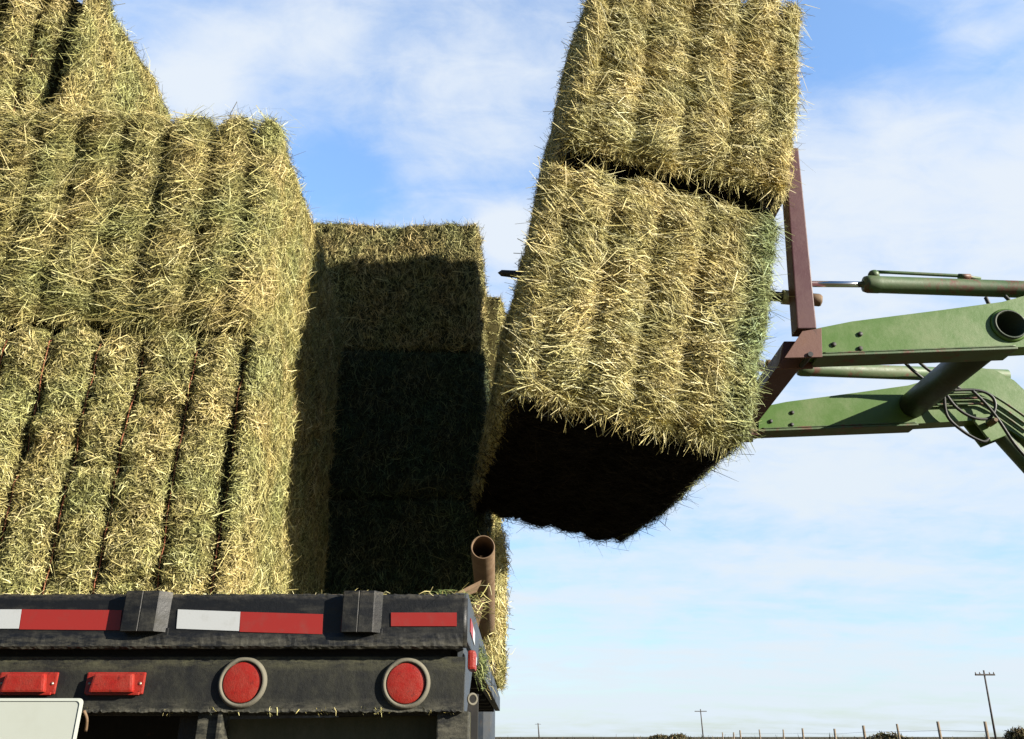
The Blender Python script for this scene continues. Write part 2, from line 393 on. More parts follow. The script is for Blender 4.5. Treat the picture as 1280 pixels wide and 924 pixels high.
    if twines:
        for x in xs:
            loop = []
            for a, b, m_ in (((0, 0), (0, Ht), 26), ((0, Ht), (Ln, Ht), 20), ((Ln, Ht), (Ln, 0), 10), ((Ln, 0), (0, 0), 14)):
                for t in range(m_): loop.append((x, a[0]+(b[0]-a[0])*t/m_, a[1]+(b[1]-a[1])*t/m_))
            lp = np.array(loop); lp[:, 0] -= .020*vn(lp*np.array([0, 1, 1])+3.3, 2.2)
            P2, nn, _ = surf(lp); P2 = P2+nn*np.where(nn[:, 2:3] < -.5, -.02, .017)
            mb = MB(); pts = [Vector(v) for v in P2]; pts.append(pts[0]); mb.tube(pts, .0026, 5, caps=False); mb.build('twine', M['twine'], o)
    return o

M['underside_shade'] = hay('hay_shaded_underside', [(0, (.004, .004, .003)), (.8, (.010, .008, .005)), (1, (.03, .022, .012))], (.8, .8, .8), (1, 1, 1))  # near-black stems: shade under the lifted bales put into the colour
M['core_underside_shade'] = core('hay_core_shaded_underside', (.002, .002, .0015), (.008, .006, .004))  # backing of those undersides, darkened with the same painted shade
HG = (M['hay_green'], M['core']); HY = (M['hay_gold'], M['core'], M['underside_shade'], M['core_underside_shade'])
ST = 'hay bales stacked on the flatbed'
DZ = CAMH+.385
NX = -1.62; H1 = 1.19; H2 = 1.09; NY = 3.12
# near column
bale('greenish hay bale on the deck, bottom of the near sunlit column', (NX+.02, NY, DZ), (0, 0, R(4.5)), 1.18, 2.2, H1, HG, 11,
     dict(f=56000, r=28000, t=5000, l=1500, b=1500), ST, nstr=6, gdepth=.027, bulge=.022, deep={5: 2.4, 1: 1.3}, lens=(.034, .03), straw=.0029, side_len=.04, fringe=1500, sweep=-.1, rad=.09, spread=1.0, tail=3000)
bale('straw streaked hay bale resting on the bottom one, topmost of the near sunlit column', (NX-.055, NY-.01, DZ+H1+.012), (0, 0, R(3.0)), 1.18, 2.2, H2, HG, 12,
     dict(f=46000, r=28000, t=8000, l=1500, b=1500), ST, nstr=6, gdepth=.048, bulge=.056, deep={5: 1.4, 0: 1.2, 3: 1.2}, lens=(.095, .03), straw=.0029, side_len=.055, fringe=2600, sweep=.35, spread=.6, tail=2800)
# left column
bale('hay bale at the left edge of the photo, bottom of the left column', (-2.79, NY+.02, DZ), (0, 0, R(1)), 1.08, 2.2, H1, HG, 13,
     dict(f=16000, r=6000, t=1000), ST, gdepth=.05, lens=(.05, .03), twines=True)
bale('yellowish hay bale cut by the left edge of the photo, under the topmost bale', (-2.76, NY-.03, DZ+H1-.01), (0, 0, R(2)), 1.10, 2.2, H2+.02, HG, 14,
     dict(f=22000, r=8000, t=5000), ST, gdepth=.05, lens=(.09, .03), fringe=2000, sweep=.2)
bale('hay bale with a dark ragged crack, at the upper left corner of the photo', (-2.70, NY+.05, DZ+H1+H2+.01), (0, 0, R(1.5)), 1.12, 2.2, .97, HG, 15,
     dict(f=24000, r=19000, t=5000, u=3000, b=1000), ST, gdepth=.05, deep={5: 3.6, 3: 1.6}, gwid={5: .065}, lens=(.06, .03), side_len=.05, fringe=4000, sweep=.2, spread=.8, tail=3000)
# crosswise columns further forward
FX = -.20
for k, (hh, lab, dx) in enumerate([(1.10, 'shaded crosswise hay bale on the deck behind the near column, beside the rusty pipe', 0.02),
                                   (1.10, 'shaded greenish crosswise hay bale, middle of the three behind the near column', 0.0),
                                   (1.10, 'crosswise hay bale, sunlit top strip above a slanting shadow', -.06)]):
    bale(lab, (FX+dx, 6.15, DZ+1.10*k), (0, 0, R(90)), 1.2, 2.4, hh, (M['hay_half_shaded'] if k == 2 else M['hay_shaded'], M['core_shaded']), 21+k,
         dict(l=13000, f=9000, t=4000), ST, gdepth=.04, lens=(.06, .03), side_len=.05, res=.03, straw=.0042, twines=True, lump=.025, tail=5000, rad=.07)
for k, (lab, dx) in enumerate([('lowest bale of the farthest column, right of the rusty pipe', .05),
                               ('dark hay bale of the far column, wedged over the lowest one', .01),
                               ('narrow sunlit strip of hay bale between the shaded column and the lifted bale', .05)]):
    bale(lab, (FX+.06+dx, 7.42, DZ+1.12*k), (0, 0, R(90)), 1.2, 2.4, 1.12, HG, 31+k,
         dict(f=12000, l=1500, t=2500), ST, gdepth=.04, lens=(.06, .03), res=.04, straw=.0045, twines=False, fringe=0, tail=2800)
# lifted pair
ROLL = R(11.5); YAW = R(7.0); TIP = R(0.5)
LB = at(632, 484, 3.3)
LW = 1.11; LH = 1.22; LL = 2.25
rot = Euler((TIP, ROLL, YAW), 'XYZ')
Rm = rot.to_matrix()
def loc_of(base, x, z): return base+Rm @ Vector((x, 0, z))
lower = bale('golden hay bale pierced by the spear, lower one of the lifted pair, shaded underside', loc_of(LB, LW/2, 0), rot, LW, LL, LH, (M['hay_gold_green'],)+HY[1:], 41,
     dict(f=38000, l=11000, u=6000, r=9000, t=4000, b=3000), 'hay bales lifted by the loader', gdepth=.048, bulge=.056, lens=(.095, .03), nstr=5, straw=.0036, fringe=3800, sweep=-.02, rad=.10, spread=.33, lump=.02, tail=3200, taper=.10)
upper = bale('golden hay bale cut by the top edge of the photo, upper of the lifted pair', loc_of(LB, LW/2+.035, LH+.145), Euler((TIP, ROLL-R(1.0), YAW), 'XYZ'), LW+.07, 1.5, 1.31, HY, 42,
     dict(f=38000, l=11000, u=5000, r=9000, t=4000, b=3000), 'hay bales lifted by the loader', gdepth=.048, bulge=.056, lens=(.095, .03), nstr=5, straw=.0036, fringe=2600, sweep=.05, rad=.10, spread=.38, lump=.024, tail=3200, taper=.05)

# ------------------------------------------------------------------ flatbed truck
M['black'] = worn('black_truck_paint', (.004, .0045, .0055), (.042, .040, .030), (.10, .06, .03), .5, (.46, .74), (.70, .75), 9, (.8, 1, 2.6), bumpk=.4)
M['blackbeam'] = worn('dusty_black_beam', (.0045, .005, .005), (.042, .042, .026), (.08, .06, .03), .65, (.38, .74), (.70, .75), 10, (1.3, 1, .9), bumpk=.5)
M['darksteel'] = worn('dark_steel', (.02, .02, .022), (.07, .065, .05), (.10, .05, .03), .6)
M['olive'] = worn('olive_dusty_panel', (.06, .062, .03), (.11, .10, .065), (.05, .04, .02), .8, (.35, .6), (.66, .72), 7, (3, 1, .5))
M['wood'] = worn('deck_boards', (.10, .075, .05), (.16, .13, .09), (.05, .035, .02), .85, scale=4, sc=(8, .6, 1))
M['rust'] = worn('rusty_pipe', (.14, .085, .045), (.24, .165, .10), (.08, .04, .022), .65, (.4, .65), (.58, .66), 12)
M['redlens'] = worn('red_lens', (.28, .014, .009), (.26, .05, .03), (.10, .012, .01), .3, (.35, .75), (.56, .7), 34, bumpk=.35)
M['grommet'] = worn('grey_grommet', (.13, .12, .09), (.19, .175, .13), (.12, .11, .07), .8, scale=20)
M['redtape'] = worn('red_tape', (.27, .022, .018), (.19, .035, .027), (.12, .03, .025), .4, (.5, .8), (.7, .8), 25, bumpk=.05)
M['whitetape'] = worn('white_tape', (.44, .46, .47), (.30, .30, .28), (.4, .38, .32), .4, (.55, .85), (.75, .8), 25, bumpk=.05)
M['white'] = worn('white_plate', (.46, .49, .44), (.40, .42, .36), (.5, .5, .4), .4, (.5, .9), (.8, .9), 8, bumpk=.02)
M['screw'] = worn('screw_steel', (.35, .33, .27), (.2, .17, .1), (.15, .08, .04), .4, metal=.7)
M['rubber'] = worn('tyre_rubber', (.018, .018, .018), (.07, .06, .05), (.05, .045, .04), .85)
M['greyblue'] = worn('side_rail_paint', (.03, .04, .055), (.07, .07, .065), (.06, .04, .03), .5)

def dust_band(m, z0, z1, col, scale=14):
    g = G(m); b = g.b; old = b.inputs['Base Color'].links[0].from_socket
    sp = g.n('ShaderNodeSeparateXYZ'); g.l(g.tc.outputs['Object'], sp.inputs[0])
    mr = g.n('ShaderNodeMapRange'); g.l(sp.outputs[2], mr.inputs[0]); mr.inputs[1].default_value = z0; mr.inputs[2].default_value = z1
    nz = g.ramp(g.noise(scale, 8, .75, (.7, 1, 2.5)), [(.44, g3(0)), (.62, g3(1))])
    f = g.mix(1.0, nz, mr.outputs[0], 'MULTIPLY'); g.l(g.mix(f, old, col), b.inputs['Base Color'])
TX0, TX1 = -2.72, -.125; TY = 2.45; TY1 = 9.4
def xz(px, py, Y=TY): p = at(px, py, Y); return p.x, p.z
Zt = xz(300, 742)[1]; Zr = xz(300, 811)[1]; Zb = xz(300, 821, TY+.03)[1]; Zbb = xz(300, 889, TY+.03)[1]
dust_band(M['blackbeam'], Zb-.05, Zb-.002, (.08, .078, .042)); dust_band(M['blackbeam'], Zbb+.035, Zbb, (.085, .08, .058), 22)
dust_band(M['black'], Zr+.05, Zr+.01, (.075, .07, .052), 20); dust_band(M['black'], Zt-.02, Zt+.004, (.08, .07, .05), 30)
truck = empty('flatbed_truck', ((TX0+TX1)/2, 6, 0))
tag(truck, 'black dusty flatbed truck loaded with stacked hay bales', 'truck')
ti = Vector(truck.location)
def tb(mb, name, mat, parent=None):
    o = mb.build(name, mat, None); o.parent = parent or truck
    o.matrix_parent_inverse = Matrix.Translation(-ti)
    return o
def sub(mb, name, mat, parent):
    o = mb.build(name, mat, None); o.parent = parent; o.matrix_parent_inverse = Matrix.Identity(4); return o
# deck boards
mb = MB()
nb = 9; bw = (TX1-TX0-.06)/nb
for i in range(nb): mb.box(TX0+.03+i*bw, TX0+.03+(i+1)*bw-.006, TY+.07, TY1, DZ-.055, DZ-.004+.002*(i % 2), .003)
tb(mb, 'deck', M['wood'])
# rear rail : rolled channel with a folded lower lip, irregular edge
def wavy_bar(x0, x1, prof, seed, amp, n=150, only=None):
    rng = random.Random(seed); b = bmesh.new(); rows = []
    for i in range(n+1):
        x = x0+(x1-x0)*i/n
        rows.append([b.verts.new((x, y+(rng.uniform(-1, 1)*amp*.5 if (only is None or j in only) else 0), z+(rng.uniform(-1, 1)*amp if (only is None or j in only) else 0))) for j, (y, z) in enumerate(prof)])
    m = len(prof)
    for i in range(n):
        for j in range(m): b.faces.new((rows[i][j], rows[i][(j+1) % m], rows[i+1][(j+1) % m], rows[i+1][j]))
    b.faces.new(rows[0][::-1]); b.faces.new(rows[-1]); return b
mb = MB(); mb.bm.free()
mb.bm = wavy_bar(TX0, TX1-.012, [(TY+.002, Zt-.008), (TY, Zt-.016), (TY-.001, Zr+.042), (TY-.006, Zr+.03), (TY-.009, Zr+.006), (TY-.004, Zr), (TY+.05, Zr+.001), (TY+.066, Zr+.02), (TY+.066, Zt-.004), (TY+.012, Zt)], 3, .0016, 260, (0, 3, 4, 5, 9))
rail = tb(mb, 'rear_rail', M['black'])
mb = MB(); mb.tube([(TX1-.013, TY+.012, Zr+.004), (TX1-.013, TY+.012, Zt-.012)], .0125, 12); tb(mb, 'corner_weld', M['black'])
# lower beam with ragged flange
mb = MB(); mb.bm.free()
mb.bm = wavy_bar(TX0+.02, TX1-.008, [(TY+.03, Zb), (TY+.030, Zbb+.006), (TY+.024, Zbb-.002), (TY+.040, Zbb-.004), (TY+.060, Zbb+.004), (TY+.075, Zb)], 5, .0028, 420, (2, 3))
tb(mb, 'rear_beam', M['blackbeam'])
mb = MB(); mb.box(TX0+.05, TX1-.05, TY+.08, TY+.12, Zbb-.01, Zt-.03, .002); tb(mb, 'inner_beam', M['darksteel'])
# stake blocks
def block(px0, px1, px2, pyb, name='stake_block'):
    x0 = xz(px0, 765, TY-.03)[0]; x1 = xz(px1, 765, TY-.03)[0]; x2 = xz(px2, 765, TY)[0]; zb = xz(px0, pyb, TY-.03)[1]
    mb = MB()
    xm = x0+(x1-x0)*.52
    mb.prism([(x0, TY-.026), (x0+.003, TY-.030), (xm-.002, TY-.034), (xm, TY-.032), (xm+.002, TY-.034), (x1-.003, TY-.032), (x1, TY-.028), (x2, TY+.001), (x0+.004, TY+.001)], 'z', zb, Zt+.003, .0006)
    mb.box(x1-.004, x2+.004, TY-.004, TY+.002, zb-.014, zb+.012, .002)
    return tb(mb, name, M['black'])
block(153, 197, 213, 789); block(427, 468, 478, 790)
# reflective tape (thin film on the rail)
def tape(px0, px1, py0, py1, mat, skew=4, dy0=0):
    a = xz(px0, py0); b = xz(px1, py0+dy0); c = xz(px1-skew, py1+dy0); d = xz(px0-skew, py1)
    mb = MB(); mb.prism([a, b, c, d], 'y', TY-.0035, TY-.0018); o = tb(mb, 'reflective_tape', mat); return o
o = tape(-160, 28, 762, 786, M['whitetape']); o['label'] = 'white reflective strip'
o = tape(28, 153, 762, 787, M['redtape'], 3, 1); o['label'] = 'red reflective strip'
o = tape(223, 301, 762, 786, M['whitetape'], 2, 3); o['label'] = 'white reflective strip'
o = tape(301, 404, 765, 790, M['redtape'], 1, 3); o['label'] = 'red reflective strip'
o = tape(489, 571, 766, 783, M['redtape'], 0, 0); o['label'] = 'red reflective strip'
# round tail lights
def taillight(px, py):
    Y = TY+.03; x, z = xz(px, py, Y-.012)
    mb = MB(); prof = [(.0675, .0), (.0675, .006), (.064, .0135), (.058, .0165), (.0555, .012), (.0545, .004)]
    c = Vector((x, Y+.002, z)); rng = random.Random(px)
    mb.lathe(c, (0, -1, 0), prof, 48)
    o = tb(mb, 'tail_light', M['grommet'])
    mb = MB(); mb.lathe(c+Vector((0, -.003, 0)), (0, -1, 0), [(.0535, 0), (.0535, .0062), (.0520, .0082), (.0500, .0088), (.025, .0098), (0, .0100)], 48)
    for a in range(8):
        for rr in (.014, .028, .041):
            t = a*math.pi/4+rr*30; mb.lathe(c+Vector((math.cos(t)*rr, -.0135, math.sin(t)*rr)), (0, -1, 0), [(.0042, -.006), (.0040, -.0033), (0, -.0024)], 4)
    l = mb.build('lens', M['redlens']); l.parent = o; l.matrix_parent_inverse = Matrix.Translation(-ti) if False else Matrix.Identity(4)
taillight(302, 853); taillight(507, 854)
# bar marker lights
def marker(px, py):
    Y = TY+.03; x, z = xz(px, py, Y-.01); w = .081; h = .029
    mb = MB(); mb.prism([(x-w, z-h), (x+w, z-h), (x+w, z+h), (x-w, z+h)], 'y', Y-.007, Y+.001, .004)
    o = tb(mb, 'marker_light', M['redlens'])
    mb = MB(); mb.prism([(x-w+.020, z-h+.004), (x+w-.020, z-h+.004), (x+w-.028, z+h-.004), (x-w+.028, z+h-.004)], 'y', Y-.028, Y-.007, .007)
    mb.box(x-w+.008, x+w-.008, Y-.012, Y-.006, z-h-.002, z-h+.006, .002)
    c = mb.build('lens', M['redlens']); c.parent = o
    for s in (-1, 1):
        mb = MB(); mb.lathe((x+s*(w-.011), Y-.0065, z-.001), (0, -1, 0), [(.0045, 0), (.0042, .002), (0, .003)], 12); c = mb.build('screw', M['screw']); c.parent = o
for px in (-82, 33, 143): marker(px, 854)
# licence plate (blank in the photo)
xp, zp = xz(105, 873, TY-.03)
def rrect(x0, x1, z0, z1, r, n=6):
    P = []
    for cx, cz, a0 in ((x1-r, z1-r, 0), (x0+r, z1-r, 90), (x0+r, z0+r, 180), (x1-r, z0+r, 270)):
        for k in range(n+1): a = R(a0+90*k/n); P.append((cx+r*math.cos(a), cz+r*math.sin(a)))
    return P
mb = MB(); mb.prism(rrect(xp-.305, xp, zp-.155, zp, .012), 'y', TY-.032, TY-.029)
fr = tb(mb, 'licence_plate', M['white'])
mb = MB()
o_, i_ = rrect(xp-.305, xp, zp-.155, zp, .012), rrect(xp-.298, xp-.007, zp-.148, zp-.007, .010)
VO = [mb.bm.verts.new((p[0], TY-.0325, p[1])) for p in o_]; VI = [mb.bm.verts.new((p[0], TY-.0345, p[1])) for p in i_]
for k in range(len(VO)): mb.bm.faces.new((VO[k], VO[(k+1) % len(VO)], VI[(k+1) % len(VO)], VI[k]))
c = mb.build('embossed_rim', M['white']); c.parent = fr
mb = MB(); mb.box(xp-.26, xp-.045, TY-.029, TY+.06, zp-.13, zp-.07, .003); mb.tube([(xp-.004, TY-.01, zp-.03), (xp+.004, TY+0, zp-.05), (xp-.002, TY+.02, zp-.08)], .004, 8, smooth=4); tb(mb, 'plate_bracket', M['rust'])
# underside: stake channel, dusty panel
xa = xz(247, 905, TY+.05)[0]; xb = xz(276, 905, TY+.05)[0]
mb = MB(); mb.box(xa, xb, TY+.045, TY+.05, .55, Zbb+.0, .002); mb.box(xb-.005, xb+.006, TY+.03, TY+.11, .55, Zbb, .002); tb(mb, 'bumper_upright', M['blackbeam'])
xa = xz(283, 905, TY+.16)[0]; xb = xz(580, 905, TY+.16)[0]
mb = MB(); mb.prism([(xa-.02, .5), (xb+.02, .5), (xb+.02, Zbb-.001), (xb-.35, Zbb-.014), (xa-.02, Zbb-.02)], 'y', TY+.125, TY+.135); tb(mb, 'rear_panel', M['olive'])
mb = MB(); mb.box(TX0+.1, xa-.06, TY+.9, TY+.95, .5, DZ-.08, .002); tb(mb, 'cross_member', M['darksteel'])
xa, za = xz(587, 905, TY+.05)
mb = MB(); mb.box(xa-.09, xa-.002, TY+.045, TY+.12, .5, Zbb, .004); tb(mb, 'corner_post', M['blackbeam'])
# side rail
mb = MB(); mb.box(TX1-.05, TX1+.0, TY+.02, TY1, Zr+.02, DZ-.006, .006); tb(mb, 'side_rail', M['greyblue'])
mb = MB(); mb.box(TX0, TX0+.05, TY+.02, TY1, Zr+.02, DZ-.006, .006); tb(mb, 'side_rail', M['black'])
mb = MB(); mb.prism([(TY+.14, Zr+.10), (TY+.30, Zr+.095), (TY+.30, Zr+.055), (TY+.14, Zr+.06)], 'x', TX1+.001, TX1+.003); o = tb(mb, 'reflective_tape', M['redtape']); o['label'] = 'red strip on the side rail'
mb = MB(); mb.prism([(TY+.30, Zr+.095), (TY+.44, Zr+.09), (TY+.44, Zr+.05), (TY+.30, Zr+.055)], 'x', TX1+.001, TX1+.003); o = tb(mb, 'reflective_tape', M['whitetape']); o['label'] = 'white strip on the side rail'
# side marker lamp at the corner
p = at(591, 827, TY+.10)
mb = MB(); mb.box(TX1+.0, TX1+.022, TY+.04, TY+.14, p.z-.026, p.z+.026, .007); sm = tb(mb, 'side_marker', M['redlens'])
mb = MB(); mb.box(TX1+.022, TX1+.024, TY+.075, TY+.10, p.z-.012, p.z+.010, .0008); c = mb.build('reflector', M['whitetape']); c.parent = sm
# underframe
for sx in (-1.85, -.95):
    mb = MB(); mb.box(sx, sx+.08, TY+.15, TY1+2, .75, DZ-.06, .004); tb(mb, 'chassis_beam', M['darksteel'])
for k in range(9):
    mb = MB(); mb.box(TX0+.06, TX1-.06, TY+.8+k*.75, TY+.88+k*.75, DZ-.15, DZ-.057, .003); tb(mb, 'cross_bearer', M['darksteel'])
# tie ring below the side rail
p = at(596, 874, TY+.12)
mb = MB(); pts = [(TX1+.012, p.y+.0+.021*math.cos(a), p.z+.021*math.sin(a)) for a in [2*math.pi*k/20 for k in range(21)]]
mb.bm.free(); mb.bm = bmesh.new(); pts = [(TX1+.012+.012*math.cos(2*math.pi*k/20), p.y+.007*math.cos(2*math.pi*k/20), p.z+.014*math.sin(2*math.pi*k/20)) for k in range(21)]
mb.tube(pts, .0035, 8, caps=False); tb(mb, 'tie_ring', M['grommet'])
mb = MB(); mb.prism([(TY+.05, Zbb+.03), (TY+.05, Zr+.02), (TY+.6, Zr+.02), (TY+.6, Zr-.03), (TY+.25, Zbb-.02)], 'x', TX1-.03, TX1-.012, .002); tb(mb, 'side_gusset', M['greyblue'])
# mud flap and wheels
mb = MB(); mb.box(TX1-.62, TX1-.02, 3.9, 3.915, .25, 1.22, .003); tb(mb, 'mud_flap', M['rubber'])
for wy in (4.6, 5.9):
    for wx in (TX0+.3, TX1-.3):
        mb = MB(); mb.lathe((wx-.14, wy, .52), (1, 0, 0), [(.30, .0), (.46, .0), (.51, .03), (.52, .08), (.52, .20), (.51, .25), (.46, .28), (.30, .28)], 48)
        w = tb(mb, 'wheel', M['rubber'])
        mb = MB(); mb.lathe((wx-.10, wy, .52), (1, 0, 0), [(.30, .02), (.27, .03), (.12, .05), (.12, .15), (.27, .17), (.30, .20)], 32); c = mb.build('rim', M['screw']); c.parent = w
mb = MB(); mb.box(TX0+.1, TX1-.1, 10.3, 12.2, .9, 3.0, .1); mb.box(TX0+.3, TX1-.3, 12.2, 13.0, .7, 1.9, .08); tb(mb, 'cab', M['greyblue'])
mb = MB(); mb.box(TX0+.02, TX1-.02, TY1, TY1+.08, DZ, DZ+2.4, .01); tb(mb, 'headboard', M['darksteel'])

# rusty rail pipe lying along the side
pA = at(603.5, 684, 2.88); pB = at(611, 838, 6.2)
def pipe(mb, A, B, ro, ri, seg=32):
    d = (B-A).normalized(); L = (B-A).length
    mb.lathe(A, d, [(ri, 1.2), (ri, 0.001), ((ri+ro)/2, -.002), (ro, .001), (ro, L)], seg)
mb = MB(); pipe(mb, pA, pB, .0415, .0365)
po = tb(mb, 'rail_pipe', M['rust'])
mb = MB()   # gusset plate carrying the pipe
a = at(570, 741, TY+.12); b = at(602, 725, TY+.30); c_ = at(597, 735, TY+.32); d_ = at(566, 745, TY+.12)
vs = []
for q in (a, b, c_, d_): vs.append(mb.bm.verts.new(q))
v2 = [mb.bm.verts.new(q+Vector((-.004, .012, -.012))) for q in (a, b, c_, d_)]
mb.bm.faces.new(vs); mb.bm.faces.new(v2[::-1])
for k in range(4): mb.bm.faces.new((vs[k], vs[(k+1) % 4], v2[(k+1) % 4], v2[k]))
tb(mb, 'gusset_plate', M['rust'])
for yb in (3.5, 4.6):
    mb = MB(); mb.prism([(TX1-.06, DZ-.03), (TX1-.02, DZ-.03), (pA.x+.0, pA.z-.03), (pA.x-.03, pA.z+.02)], 'y', yb, yb+.012); tb(mb, 'pipe_bracket', M['rust'])

# ------------------------------------------------------------------ loose hay
def loose(name, label, spots, mat, seed, straw=.003):
    rng = np.random.RandomState(seed); V = []; Q = []; off = 0
    for (c, sp, n, dirm, Lm) in spots:
        P = np.array(c)+rng.normal(0, 1, (n, 3))*np.array(sp); D = norm(np.array(dirm)+rng.normal(0, .55, (n, 3)))
        L = np.clip(rng.lognormal(math.log(Lm), .4, n), .02, .25)
        B, q = blades_geo(P, D, norm(rng.normal(0, 1, (n, 3))), L, straw*rng.uniform(.5, 1.2, n), rng, .25, droop=.15)
        V.append(B); Q.append(q+off); off += len(B)
    o = link_obj(name, np_mesh(name, np.concatenate(V), np.concatenate(Q)), mat); tag(o, label, 'loose hay', kind='stuff'); return o
crumbs = []
rc = random.Random(8)
for k in range(46):
    xx = rc.uniform(TX0+.6, TX1-.02); crumbs.append(((xx, TY+rc.uniform(.01, .06), Zt+.004), (.02, .01, .002), rc.randint(3, 12), (rc.uniform(-1, 1), -.15, .05), .022))
for k in range(40):
    xx = rc.uniform(TX0+.6, TX1-.02); crumbs.append(((xx, TY+.029, Zbb+.001), (.012, .002, .002), rc.randint(2, 6), (rc.uniform(-.5, .5), -.2, -.6), .012))
loose('hay_crumbs', 'thin crumbs of hay lying along the top and lower edge of the truck rear', crumbs, M['hay_gold'], 15, .002)
pt = at(560, 744, TY+.05)
loose('loose_hay', 'fresh green wisps of hay caught on the rear corner of the deck',
      [((pt.x, pt.y, pt.z+.004), (.028, .02, .004), 45, (.6, -.2, .12), .028), ((pt.x+.03, pt.y+.02, pt.z-.0), (.03, .02, .004), 40, (-.6, -.3, .12), .028), ((pt.x-.02, pt.y, pt.z+.02), (.01, .01, .004), 2, (.05, 0, 1), .05)], M['greenhay_fresh'], 5, .0028)
q1 = at(622, 720, 4.4); q2 = at(618, 780, 4.6); q3 = at(603, 830, 3.4); q4 = at(597, 755, 2.9); q5 = at(626, 690, 5.2)
loose('loose_hay', 'sunlit golden hay bulging out beside the rusty pipe',
      [(tuple(q1), (.02, .10, .10), 1700, (.2, -.2, -.6), .055), (tuple(q2), (.025, .12, .09), 1700, (.3, -.2, -.5), .05), (tuple(q5), (.02, .1, .07), 700, (.2, -.2, -.6), .05),
       (tuple(q4), (.02, .05, .02), 60, (.6, -.2, .1), .06)], M['hay_gold'], 6, .0035)
loose('loose_hay', 'green hay sticking out under the rusty pipe beside the red side lamp', [(tuple(q3), (.010, .06, .03), 260, (.3, -.1, -.3), .045)], M['greenhay_fresh'], 7, .003)

# ------------------------------------------------------------------ front loader
M['green'] = worn('green_loader_paint', (.085, .165, .032), (.15, .19, .07), (.15, .075, .04), .38, (.45, .8), (.66, .72), 4, (1, 1, 1))
M['dgreen'] = worn('green_cylinder_paint', (.06, .115, .045), (.13, .13, .07), (.13, .055, .035), .45, (.4, .7), (.54, .62), 5)
M['tube'] = worn('dark_green_tube', (.022, .04, .02), (.05, .05, .03), (.07, .035, .02), .5)
M['maroon'] = worn('maroon_frame_paint', (.075, .022, .028), (.12, .06, .055), (.16, .08, .045), .5, (.4, .8), (.68, .74), 5)
M['brown'] = worn('brown_bracket', (.13, .055, .04), (.18, .10, .07), (.09, .04, .03), .6)
M['chrome'] = material('chrome_rod', (.75, .76, .78), .15, 1)
M['hose'] = worn('hydraulic_hose', (.02, .022, .022), (.06, .055, .045), (.04, .03, .02), .5)
ld = empty('front_loader', (2.2, 4.4, 0)); tag(ld, 'green loader arms with a maroon spear frame carrying two hay bales', 'loader')
li = Vector(ld.location)
def lb(mb, name, mat, parent=None):
    o = mb.build(name, mat, None); o.parent = parent or ld
    if parent is None: o.matrix_parent_inverse = Matrix.Translation(-li)
    return o
YN, YF = 3.80, 4.90
# arm profile (x,z) from near arm pixels and far arm pixels
def c2(px, py, Y): p = at(px, py, Y); return (p.x, p.z)
top = [c2(1010, 418, YN), c2(1060, 408, YN), c2(1170, 394, YN), c2(1262, 384, YN)]
bot = [c2(1262, 440, YN), c2(1130, 445, YN), c2(1050, 447, YN), c2(1012, 449, YN)]
knee_top = [c2(1212, 463, YF), c2(1238, 467, YF), c2(1262, 480, YF), c2(1285, 502, YF)]
kx, kz = knee_top[-1]
far = [(kx+.6, kz-.62), (kx+1.2, kz-1.25), (kx+1.0, kz-1.38), (kx+.38, kz-.80)]
knee_bot = [c2(1285, 560, YF), c2(1235, 528, YF)]
poly = top+knee_top+far+knee_bot+bot
def arm(Y, name):
    w = .055
    hx_, hz_ = c2(1261, 407, YN-.055); rr = .0775
    circ = [(hx_+rr*math.sin(2*math.pi*k/40), hz_+rr*math.cos(2*math.pi*k/40)) for k in range(41)]   # clockwise from the top
    ip = len(top)
    up = (hx_, top[-1][1]+.001)
    P_ = top[:-1]+[up]+circ[::-1][:-1]+[(hx_+1e-4, hz_+rr), (hx_+1e-4, up[1])]+knee_top+far+knee_bot+bot
    mb = MB(); mb.prism(P_, 'y', Y-w, Y+w)
    o = mb.build(name, M['green'])
    o.parent = ld; o.matrix_parent_inverse = Matrix.Translation(-li)
    return o
an = arm(YN, 'loader_arm'); af = arm(YF, 'loader_arm')
for Y, a_ in ((YN, an), (YF, af)):   # edge flange seam under the arm
    mb = MB(); b0 = bot[-1]; b1 = bot[0]
    mb.prism([(b0[0]+.02, b0[1]-.004), (b1[0], b1[1]-.004), (b1[0], b1[1]-.016), (b0[0]+.02, b0[1]-.016)], 'y', Y-.07, Y+.07, .003); o = lb(mb, 'arm_flange', M['dgreen'], a_)
    o.matrix_parent_inverse = Matrix.Identity(4)
for Y, a_ in ((YN, an), (YF, af)):
    mb = MB(); rw = random.Random(3)
    x0_, z0_ = bot[-1][0]+.05, bot[-1][1]+.001; x1_, z1_ = bot[0][0], bot[0][1]+.001
    pts = [(x0_+(x1_-x0_)*k/60, Y-.0565+rw.uniform(-.0012, .0012), z0_+(z1_-z0_)*k/60+.006) for k in range(61)]
    mb.tube(pts, .0042, 6); o = lb(mb, 'weld_bead', M['dgreen'], a_); o.matrix_parent_inverse = Matrix.Identity(4)
    for (qx, qy) in ((1042, 431), (1075, 418), (1075, 436)):
        v = c2(qx, qy, YN-.055)
        mb = MB(); mb.lathe(Vector((v[0], Y-.055, v[1])), (0, -1, 0), [(.013, 0), (.013, .007), (.0, .0075)], 6); o = lb(mb, 'bolt', M['darksteel'], a_); o.matrix_parent_inverse = Matrix.Identity(4)
# cross tube, open at its near end, with a weld collar
tc_ = at(1261, 407, YN-.055)
mb = MB(); A = Vector((tc_.x, YN-.075, tc_.z)); B = Vector((tc_.x, YF+.05, tc_.z))
pipe(mb, A, B, .080, .069)
lb(mb, 'cross_tube', M['tube'])
mb = MB(); mb.lathe(Vector((tc_.x, YN-.056, tc_.z)), (0, -1, 0), [(.0802, -.002), (.092, .002), (.088, .010), (.0802, .012)], 40, False); lb(mb, 'tube_collar', M['green'])
